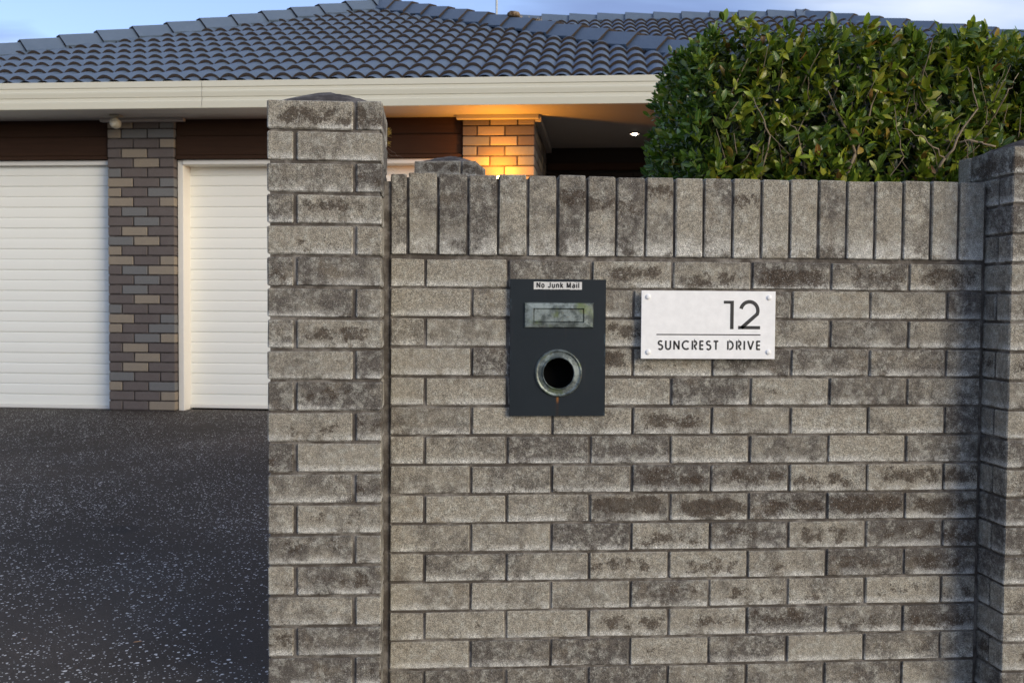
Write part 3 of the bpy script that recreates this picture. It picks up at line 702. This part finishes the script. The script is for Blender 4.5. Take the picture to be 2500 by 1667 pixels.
# mortar bedding strips under the hip tiles and the side slopes behind
m = MB()
def v(x, y, z): return (x, y, z - RZ)
m.add([v(XL, YE, Z0 - .02), v(AX, AY, ZA - .05), v(AX, 8.0, ZA - .05), v(XL, 8.0, Z0 - .02)], [(0, 1, 2, 3)])
m.add([v(XR, YE, Z0 - .02), v(XR, 8.0, Z0 - .02), v(AX, 8.0, ZA - .05), v(AX, AY, ZA - .05)], [(0, 1, 2, 3)])
m.build('side_slope', M['tile'], roof, fix=False)
m = MB(); m.add([v(XL, YE, Z0 - .03), v(XR, YE, Z0 - .03), v(AX, AY, Z0 + (AY - YE) * tA - .03)], [(0, 1, 2)]); m.build('underlay', M['edge'], roof, fix=False)
for xa, sx in ((XL, 1), (XR, -1)):
    n_ = 40; V = []; rr = random.Random(3)
    L = AY - YE
    for i in range(n_ + 1):
        t = i / n_; x, y, z = xa + sx * L * t, YE + L * t, Z0 + L * t * tA
        V += [(x + sx * .135, y - .02, z - RZ - .045 + rr.uniform(-.004, .004)), (x + sx * .06, y + .04, z - RZ + .10)]
    m = MB(); m.add(V, [(2 * i, 2 * i + 2, 2 * i + 3, 2 * i + 1) for i in range(n_)]); m.build('bedding', M['cap'], roof, fix=False)

# rear wing roof
wing = empty('wing_roof', (0, 0, RZ), 0, house)
RY, RX1 = 5.685, 4.315
zc2 = 5.183 - ZB                                     # crest height at y = 5.2
y00 = 5.431 - 7 * G * math.cos(AL); z00 = zc2 - .040 * math.cos(AL) - LIFT * math.cos(AL) - 7 * G * math.sin(AL)
def clip2(a, b): return -2 + max(0, 0), 4.6 + (RY - a), [((RX1 + .15, RY, 0), (k45, k45, 0)), ((.0, AY, 0), (-1, 0, 0)), ((XR - .45, YE, 0), (-k45, -k45, 0)), ((0, RY - .02, 0), (0, 1, 0))]
n2 = lay(wing, -.2, 7.5, 8, y00, z00, .0408 - 20 * RS, clip2)
zr2 = z00 + (RY - y00) * tA
cap_run(wing, (.3, RY, zr2 + .045), (RX1, RY, zr2 + .045), .0)
HE = 3.2
cap_run(wing, (RX1 + HE, RY - HE, zr2 - HE * tA + .045), (RX1, RY, zr2 + .05), .05)
m = MB(); m.add([v(.0, RY, zr2 - .03), v(RX1, RY, zr2 - .03), v(RX1 + HE + .7, RY - HE - .7, zr2 - .03 - (HE + .7) * tA), v(3.5, RY - HE - .7, zr2 - .03 - (HE + .7) * tA), v(.0, AY - .2, zr2 - .03 - (RY - AY + .2) * tA)], [(0, 4, 3, 2, 1)])
m.add([v(RX1, RY, zr2 - .03), v(0, RY, zr2 - .03), v(0, RY + 3, zr2 - 3 * tA), v(RX1 + 3, RY + 3, zr2 - 3 * tA)], [(0, 1, 2, 3)])
m.add([v(RX1, RY, zr2 - .03), v(RX1 + 3, RY + 3, zr2 - 3 * tA), v(RX1 + HE + .7, RY - HE - .7, zr2 - .03 - (HE + .7) * tA)], [(0, 1, 2)])
m.build('underlay', M['edge'], wing, fix=False)
m = MB(); m.box(3.2, 8.1, 1.9, 2.0, 0, H(3.75)); m.build('wing_wall', M['hmortar'], house)
print('tiles', ntile, n2)

# ------------------------------------------------------------------ lamps and small fixtures
def wpos(x, y, z): return h2w(x, y, z)
sn = tag(empty('sensor_light', wpos(-2.63, -.19, 2.866), HF), 'small round cream sensor fixed under the eave above the brick column', 'sensor')
m = MB(); m.bbox(-.045, .045, -.04, .04, -.014, 0, .003); m.build('base', M['plastic'], sn)
m = MB(); m.tube([(0, 0, -.012), (0, -.002, -.045)], .014, 10); m.build('arm', M['plastic'], sn)
m = MB(); m.lathe([(0, -.055), (.025, -.052), (.040, -.038), (.046, -.015), (.045, .012), (.034, .034), (.012, .044), (0, .045)], 24); m.build('body', M['plastic'], sn, (0, -.01, -.072), (R(-8), 0, 0), smooth=True)
m = MB(); m.lathe([(0, -.006), (.018, -.004), (.026, .004)], 20); m.build('lens', M['glass'], sn, (0, -.068, -.082), (R(-8), 0, 0), smooth=True)
wlm = tag(empty('wall_lamp', wpos(.690, -.075, 2.305), HF), 'glowing wall lamp on the brick column, mostly hidden by the garden wall', 'lamp')
m = MB(); m.lathe([(.0, -.20), (.048, -.20), (.048, -.03), (.044, -.028), (.044, -.19), (0, -.19)], 24, 'z'); m.build('housing', M['lampmetal'], wlm, smooth=False)
m = MB(); m.lathe([(0, -.12), (.020, -.11), (.034, -.06), (.036, -.01), (.028, .022), (.012, .040), (0, .043)], 20, 'z'); m.build('bulb', M['bulb'], wlm, smooth=True)
m = MB(); m.box(-.03, .03, .04, .073, -.15, -.09); m.build('bracket', M['lampmetal'], wlm)
def light(name, typ, loc, parent, en, col, **k):
    d = bpy.data.lights.new(name, typ); d.energy = en; d.color = col
    for a, b in k.items(): setattr(d, a, b)
    o = bpy.data.objects.new(name, d); o.location = loc; return link(o, parent)
light('bulb_light', 'POINT', (0, -.085, .10), wlm, 10.5, (1, .35, .02), shadow_soft_size=.035)
dl = tag(empty('downlight', wpos(1.863, 1.010, 2.875), HF), 'small round lit downlight in the porch ceiling', 'light')
m = MB(); m.lathe([(.040, -.001), (.042, -.006), (.052, -.006), (.055, -.002), (.055, .004)], 28, 'z'); m.build('trim_ring', M['lampmetal'], dl, smooth=True)
m = MB(); m.lathe([(.0, -.012), (.018, -.0105), (.028, -.004)], 28, 'z'); m.build('lens', M['down'], dl, fix=False)
o = light('downlight_beam', 'SPOT', (0, 0, -.02), dl, 14, (1, .62, .34), spot_size=R(110), spot_blend=.8, shadow_soft_size=.04)

# antenna pole and debris on the ridge
ant = tag(empty('antenna_pole', wpos(.10, 5.2, 4.2), HF), 'thin grey aerial pole rising behind the roof hip', 'pole')
m = MB(); m.tube([(0, 0, 0), (0, 0, 3.0)], .015, 8); m.build('mast', M['pole'], ant)
m = MB(); m.tube([(-.4, 0, 2.85), (.4, 0, 2.85)], .008, 6); m.build('crossbar', M['pole'], ant)
def blob(c, r, n=10, seed=1):
    rr = random.Random(seed); bm = bmesh.new(); bmesh.ops.create_icosphere(bm, subdivisions=2, radius=1)
    for vv in bm.verts: k = rr.uniform(.82, 1.12); vv.co = Vector((vv.co.x * r[0] * k, vv.co.y * r[1] * k, max(vv.co.z, -.45) * r[2] * k)) + Vector(c)
    me = bpy.data.meshes.new('b'); bm.to_mesh(me); bm.free(); me.polygons.foreach_set('use_smooth', [True] * len(me.polygons)); return me
nb = blob((0, 0, 0), (.075, .06, .045), seed=4); nb.materials.append(M['nest'])
# hip cap crest position at pixel (1242, 24)
tt = .30
hp = Vector((XR, YE, Z0 + .05)).lerp(Vector((AX, AY, ZA)), .575)
bn = ob('ridge_debris', nb, None, wpos(hp.x, hp.y, hp.z + ZB + .085)); tag(bn, 'small tan and brown lump of debris sitting on the roof hip', 'debris')
tw = MB(); rr = random.Random(5)
for k in range(16):
    q = Vector((XR, YE, Z0 + .102)).lerp(Vector((AX, AY, ZA)), .50 + .06 * rr.random()); q = wpos(q.x, q.y, q.z + ZB + .03)
    tw.tube([q, q + Vector((rr.uniform(-.04, .04), 0, rr.uniform(.02, .06)))], [.004, .001], 4)
tag(tw.build('dry_twigs', M['tan'], None), 'sparse dry twigs and moss tufts caught on the roof hip', 'twigs', kind='stuff')

# ------------------------------------------------------------------ hedge
def leaf_geo():
    """unit leaf: length 1 along +x, width ~.48, folded and curved. returns verts (11) faces, uv"""
    st = [(0, 0), (.20, .19), (.52, .27), (.82, .17), (1.0, 0)]
    V = [(0, 0, 0)]; UV = [(.5, 0)]
    for t, wd in st[1:4]:
        for s_ in (-1, 0, 1): V.append((t, s_ * wd, 0)); UV.append((.5 + .5 * s_, t))
    V.append((1, 0, 0)); UV.append((.5, 1))
    F = [(0, 1, 2), (0, 2, 3), (1, 4, 5, 2), (2, 5, 6, 3), (4, 7, 8, 5), (5, 8, 9, 6), (7, 10, 8), (8, 10, 9)]
    return np.array(V, float), F, np.array(UV)
LV, LF, LUV = leaf_geo()
def leaves(pos, dirs, nor, size, rs):
    n = len(pos); d = dirs / np.linalg.norm(dirs, axis=1, keepdims=True)
    b = np.cross(nor, d); b /= np.linalg.norm(b, axis=1, keepdims=True) + 1e-9; c = np.cross(d, b)
    fold = rs.uniform(.12, .55, n); curl = rs.uniform(-.10, .38, n); asp = rs.uniform(.68, 1.02, n); tw = rs.uniform(-.25, .25, n)
    X = np.repeat(LV[None, :, 0], n, 0); Y = LV[None, :, 1] * asp[:, None]; Z = np.abs(Y) * fold[:, None] - curl[:, None] * X ** 2 + tw[:, None] * X * Y
    P = pos[:, None, :] + size[:, None, None] * (X[..., None] * d[:, None, :] + Y[..., None] * b[:, None, :] + Z[..., None] * c[:, None, :])
    return P
def leaf_mesh(name, P, tint):
    n = len(P); me = bpy.data.meshes.new(name); nv = 11
    me.vertices.add(n * nv); me.vertices.foreach_set('co', P.reshape(-1).astype(np.float32))
    ls = np.array([len(f) for f in LF]); li = np.concatenate([np.array(f) for f in LF]); nl = len(li)
    me.loops.add(n * nl); me.loops.foreach_set('vertex_index', (li[None] + nv * np.arange(n)[:, None]).reshape(-1).astype(np.int32))
    me.polygons.add(n * len(LF)); st = np.concatenate([[0], np.cumsum(ls)[:-1]])
    me.polygons.foreach_set('loop_start', (st[None] + nl * np.arange(n)[:, None]).reshape(-1).astype(np.int32))
    me.polygons.foreach_set('loop_total', np.tile(ls, n).astype(np.int32)); me.polygons.foreach_set('use_smooth', np.ones(n * len(LF), bool))
    uv = me.uv_layers.new(name='UVMap'); uv.data.foreach_set('uv', np.tile(LUV[li], (n, 1)).reshape(-1).astype(np.float32))
    ca_ = me.color_attributes.new('tint', 'FLOAT_COLOR', 'POINT'); cc = np.concatenate([np.repeat(tint, nv, 0), np.ones((n * nv, 1))], 1)
    ca_.data.foreach_set('color', cc.reshape(-1).astype(np.float32)); me.materials.append(M['leaf']); me.update(calc_edges=True); me.validate(); return me
rs = np.random.RandomState(11)
HB = dict(x0=1.0, x1=3.3, y0=.30, y1=1.12, z1=2.205)
def ztop(x): return 2.095 + .075 * np.clip((x - 1.1) / .9, 0, 1.4) + .018 * np.sin(x * 9) + .012 * np.sin(x * 23 + 1)
def yfront(x): return .315 + .02 * np.sin(x * 7 + 1) + np.where(x > 2.02, np.clip((x - 2.02) * 3.2, 0, .42), 0)
def shoots(n):
    P = []; Nn = []
    k = n
    x = rs.uniform(1.0, 3.2, k * 6 // 10); z = rs.uniform(1.25, 2.17, len(x)); y = yfront(x)
    P.append(np.stack([x, y, z], 1)); Nn.append(np.tile([0, -1, .12], (len(x), 1)))
    x = rs.uniform(1.02, 3.2, k * 2 // 10); y = rs.uniform(.33, 1.1, len(x)); z = ztop(x)
    P.append(np.stack([x, y, z], 1)); Nn.append(np.tile([0, 0, 1.], (len(x), 1)))
    y = rs.uniform(.33, 1.1, k * 2 // 10); z = rs.uniform(1.25, 2.17, len(y)); x = np.full(len(y), .985) + .012 * np.sin(z * 13)
    P.append(np.stack([x, y, z], 1)); Nn.append(np.tile([-1, 0, .12], (len(x), 1)))
    P = np.concatenate(P); Nn = np.concatenate(Nn)
    # round the top left shoulder
    cxr, czr, r_ = 1.135, 2.04, .15
    mk = (P[:, 0] < cxr) & (P[:, 2] > czr); v = P[mk][:, [0, 2]] - np.array([cxr, czr]); L = np.linalg.norm(v, axis=1) + 1e-6
    tgt = r_ * v / L[:, None]; P[mk, 0] = cxr + tgt[:, 0]; P[mk, 2] = czr + tgt[:, 1]; Nn[mk] = np.stack([v[:, 0] / L, np.where(P[mk][:, 1] < .36, -.8, 0), v[:, 1] / L], 1)
    return P, Nn
P, N = shoots(4400)
nx = 1500; x_ = rs.uniform(2.0, 3.2, nx); z_ = rs.uniform(.15, 1.3, nx)      # the part beyond the pillar reaches the ground
P = np.concatenate([P, np.stack([x_, yfront(x_), z_], 1)]); N = np.concatenate([N, np.tile([0, -1, .12], (nx, 1))])
depth = np.abs(rs.normal(0, .045, len(P))) - .014; N /= np.linalg.norm(N, axis=1, keepdims=True); P = P - N * depth[:, None]
long_ = (rs.rand(len(P)) < .03) & (N[:, 2] < .5); P[long_] += N[long_] * rs.uniform(.005, .03, long_.sum())[:, None]
bumpv = .018 * np.sin(P[:, 0] * 17 + 2 * np.sin(P[:, 2] * 11)) * np.cos(P[:, 2] * 15 + P[:, 1] * 9); P += N * bumpv[:, None]
lp, ld, ln, lsz, lt, lfront = [], [], [], [], [], []
up = np.array([0, 0, 1.])
for i in range(len(P)):
    ax = N[i] * rs.uniform(.35, 1.0) + up * rs.uniform(.25, 1.0) + rs.normal(0, .33, 3); ax /= np.linalg.norm(ax)
    a = np.cross(ax, [.3, .9, .1]); a /= np.linalg.norm(a); b = np.cross(ax, a); ph = rs.uniform(0, 6.28); m_ = rs.randint(4, 8)
    endf = P[i, 0] < 1.04
    base = rs.uniform(.036, .053) * (.80 if endf else 1.0)
    col = rs.rand()
    for q in range(m_):
        an = ph + 2.4 * q; el = .30 + 1.0 * (q / m_); dr = ax * math.cos(el) + (a * math.cos(an) + b * math.sin(an)) * math.sin(el)
        lp.append(P[i] - ax * (.008 * q)); ld.append(dr + rs.normal(0, .12, 3)); ln.append(ax * 1.2 + rs.normal(0, .25, 3) - dr * .2); lsz.append(base * rs.uniform(.7, 1.15))
        r1 = rs.rand()
        if r1 < .03: c_ = (.30, .19, .03)
        elif r1 < .038: c_ = (.22, .10, .03)
        elif r1 < .30 or (col < .2): c_ = (.20 + .08 * rs.rand(), .25 + .07 * rs.rand(), .026)
        else: g = rs.uniform(.6, 1.25); c_ = (.064 * g, .120 * g, .015 * g)
        if endf and r1 > .06: c_ = (c_[0] * .6, c_[1] * .8, c_[2] * 1.1)  # left end of the hedge: shade painted into a darker, bluer tint
        lt.append(c_); lfront.append(P[i, 1])
lp, ld, ln, lsz, lt = map(np.array, (lp, ld, ln, lsz, lt))
# inner filling leaves, the hedge's inside shade put into a darker tint
ni = 20500; ip = np.stack([rs.uniform(1.03, 3.25, ni), rs.uniform(.34, 1.08, ni), rs.uniform(1.2, 2.14, ni)], 1)
ip[:, 1] = np.maximum(ip[:, 1], yfront(ip[:, 0]) + .06)
ip[-4500:, 0] = rs.uniform(2.0, 3.25, 4500); ip[-4500:, 2] = rs.uniform(.15, 1.3, 4500)
ip[:, 1] = np.maximum(ip[:, 1], yfront(ip[:, 0]) + .06)
keep = ~((ip[:, 0] < 1.135) & (ip[:, 2] > 2.04) & (((ip[:, 0] - 1.135) ** 2 + (ip[:, 2] - 2.04) ** 2) > .10 ** 2)); ip = ip[keep]; ni = len(ip)
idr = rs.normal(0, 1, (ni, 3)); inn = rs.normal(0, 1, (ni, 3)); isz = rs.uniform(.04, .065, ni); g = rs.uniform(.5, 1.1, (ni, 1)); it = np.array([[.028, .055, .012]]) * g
P1 = leaves(lp, ld, ln, lsz, rs)
# the largest leaves on the camera side become parts of their own
cen = P1.mean(axis=1); area = np.linalg.norm(np.cross(P1[:, 10] - P1[:, 0], P1[:, 6] - P1[:, 4]), axis=1)
view = cen - np.array([.127, -2.93, 1.244]); nrm = np.cross(P1[:, 10] - P1[:, 0], P1[:, 6] - P1[:, 4])
vis = np.abs((nrm * view).sum(1)) / np.linalg.norm(view, axis=1) ** 3
ok = (cen[:, 1] < .33) & (cen[:, 0] > 1.0) & (cen[:, 0] < 2.1) & (cen[:, 2] > 1.64) & (cen[:, 1] > .12)
sc_ = np.where(ok, vis * (1.5 - cen[:, 1] * 2), -1); order = np.argsort(-sc_); big = order[:300]; rest = np.setdiff1d(np.arange(len(P1)), big)
hedge = tag(empty('hedge', (2.1, .72, .1)), 'dense clipped evergreen hedge with glossy leaves rising behind the garden wall', 'hedge')
off = np.array([2.1, .72, .1])
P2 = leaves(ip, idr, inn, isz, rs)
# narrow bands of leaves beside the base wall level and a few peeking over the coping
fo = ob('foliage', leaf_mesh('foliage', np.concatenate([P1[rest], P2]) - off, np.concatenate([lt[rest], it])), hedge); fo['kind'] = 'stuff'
for j in big:
    c0 = P1[j, 0]
    ob('leaf', leaf_mesh('leaf', (P1[j] - c0)[None], lt[j][None]), hedge, tuple(c0 - off))
# stems and twigs
rb = random.Random(21)
def wig(p, q, n=5, w=.02):
    p, q = Vector(p), Vector(q); out = []
    for i in range(n + 1):
        t = i / n; c_ = p.lerp(q, t)
        if 0 < i < n: c_ += Vector((rb.uniform(-w, w), rb.uniform(-w, w) * .6, rb.uniform(-w, w)))
        out.append(c_)
    return out
OV = Vector(off)
def stem(P_, r0, r1, nm='branch'):
    m = MB(); n = len(P_); m.tube([Vector(p) - OV for p in P_], [r0 + (r1 - r0) * i / (n - 1) for i in range(n)], 6); return m.build(nm, M['bark'], hedge, smooth=True)
for k, x in enumerate((1.18, 1.45, 1.62, 1.85, 2.1, 2.45, 2.9)):
    stem(wig((x + rb.uniform(-.05, .05), .76, .1), (x, .50 if x < 2.05 else .80, 1.55), 4, .03), .022, .014, 'stem')
forks = [((1.46, .40, 1.50), [((1.50, .30, 1.75), .0085), ((1.40, .29, 1.95), .003)]), ((1.50, .31, 1.72), [((1.56, .275, 1.95), .0035)]),
         ((1.17, .36, 1.58), [((1.21, .29, 1.80), .0045), ((1.15, .28, 1.92), .002)]), ((1.74, .38, 1.55), [((1.80, .29, 1.74), .008), ((1.90, .275, 1.90), .004), ((1.86, .27, 2.03), .0022)]),
         ((1.80, .29, 1.74), [((1.72, .27, 1.80), .0035), ((1.64, .27, 1.83), .0018)]), ((1.80, .34, 1.81), [((1.90, .27, 1.79), .006), ((1.955, .26, 1.775), .0055)]),
         ((1.92, .34, 1.68), [((1.86, .28, 1.80), .0025)]), ((1.98, .36, 1.85), [((2.0, .28, 1.95), .004), ((2.04, .28, 2.02), .0016)]),
         ((1.36, .35, 1.66), [((1.30, .28, 1.80), .003), ((1.26, .275, 1.86), .0015)]), ((1.60, .36, 1.62), [((1.66, .29, 1.74), .003), ((1.62, .28, 1.90), .0016)])]
for p, L in forks:
    r_prev = L[0][1] * 1.35; q0 = p
    for q1, r1 in L: stem(wig(q0, q1, 5, .006), r_prev * .6, r1 * .6); q0 = q1; r_prev = r1
for k in range(60):
    x = rb.uniform(1.05, 2.1); z = rb.uniform(1.64, 2.0); y = rb.uniform(.285, .33)
    ax = Vector((rb.uniform(-.6, .6), rb.uniform(-.35, .1), rb.uniform(.3, 1))).normalized() * rb.uniform(.05, .15)
    stem(wig((x, y + .02, z), Vector((x, y, z)) + ax, 3, .004), rb.uniform(.0013, .0023), .0007, 'twig')

# ------------------------------------------------------------------ little things
def dry_leaf(p, s, rz, lab):
    P = leaves(np.zeros((1, 3)), np.array([[1., 0, .05]]), np.array([[0, 0, 1.]]), np.array([s]), rs)
    me = leaf_mesh('fallen_leaf', P, np.array([[.45, .23, .09]])); me.materials.clear(); me.materials.append(M['dead'])
    tag(ob('fallen_leaf', me, None, p, (0, 0, rz)), lab, 'leaf')
def on_drive(x, y): return h2w(x, y, gz(y) + .006)
dry_leaf(on_drive(.02, -5.43), .030, .2, 'small orange dry leaf lying on the driveway near the pillar')
dry_leaf(on_drive(-.36, -5.44), .014, 1.2, 'tiny brown leaf flake on the driveway, farther left')
dry_leaf(on_drive(.33, -5.80), .085, .1, 'pale tan dry leaf at the bottom edge of the driveway beside the pillar')
m = MB(); rr = random.Random(9)
for k in range(46):
    z = rr.choice([1.772, 1.762, 1.735]) + rr.uniform(-.008, .008); y = .176 + rr.uniform(-.01, .004)
    p = Vector((-.017, y, z)); m.tube([p, p + Vector((rr.uniform(.003, .013), rr.uniform(-.004, .004), rr.uniform(-.006, .008)))], [.0011, .0004], 3, False)
tag(m.build('lichen', M['lichen'], None), 'orange yellow lichen tufts on the back corner of the tall pillar', 'lichen', kind='stuff')
m = MB()
for k in range(10):
    z = 1.72 - k * .013; p = Vector((-.017, .178, z)); P_ = [p]
    for q in range(6): P_.append(P_[-1] + Vector((rr.uniform(.002, .012), rr.uniform(-.004, .004), rr.uniform(-.010, .005))))
    m.tube(P_, .00022, 3, False)
tag(m.build('cobweb', M['web'], None), 'wispy cobweb threads trailing from the back of the tall pillar', 'cobweb', kind='stuff')
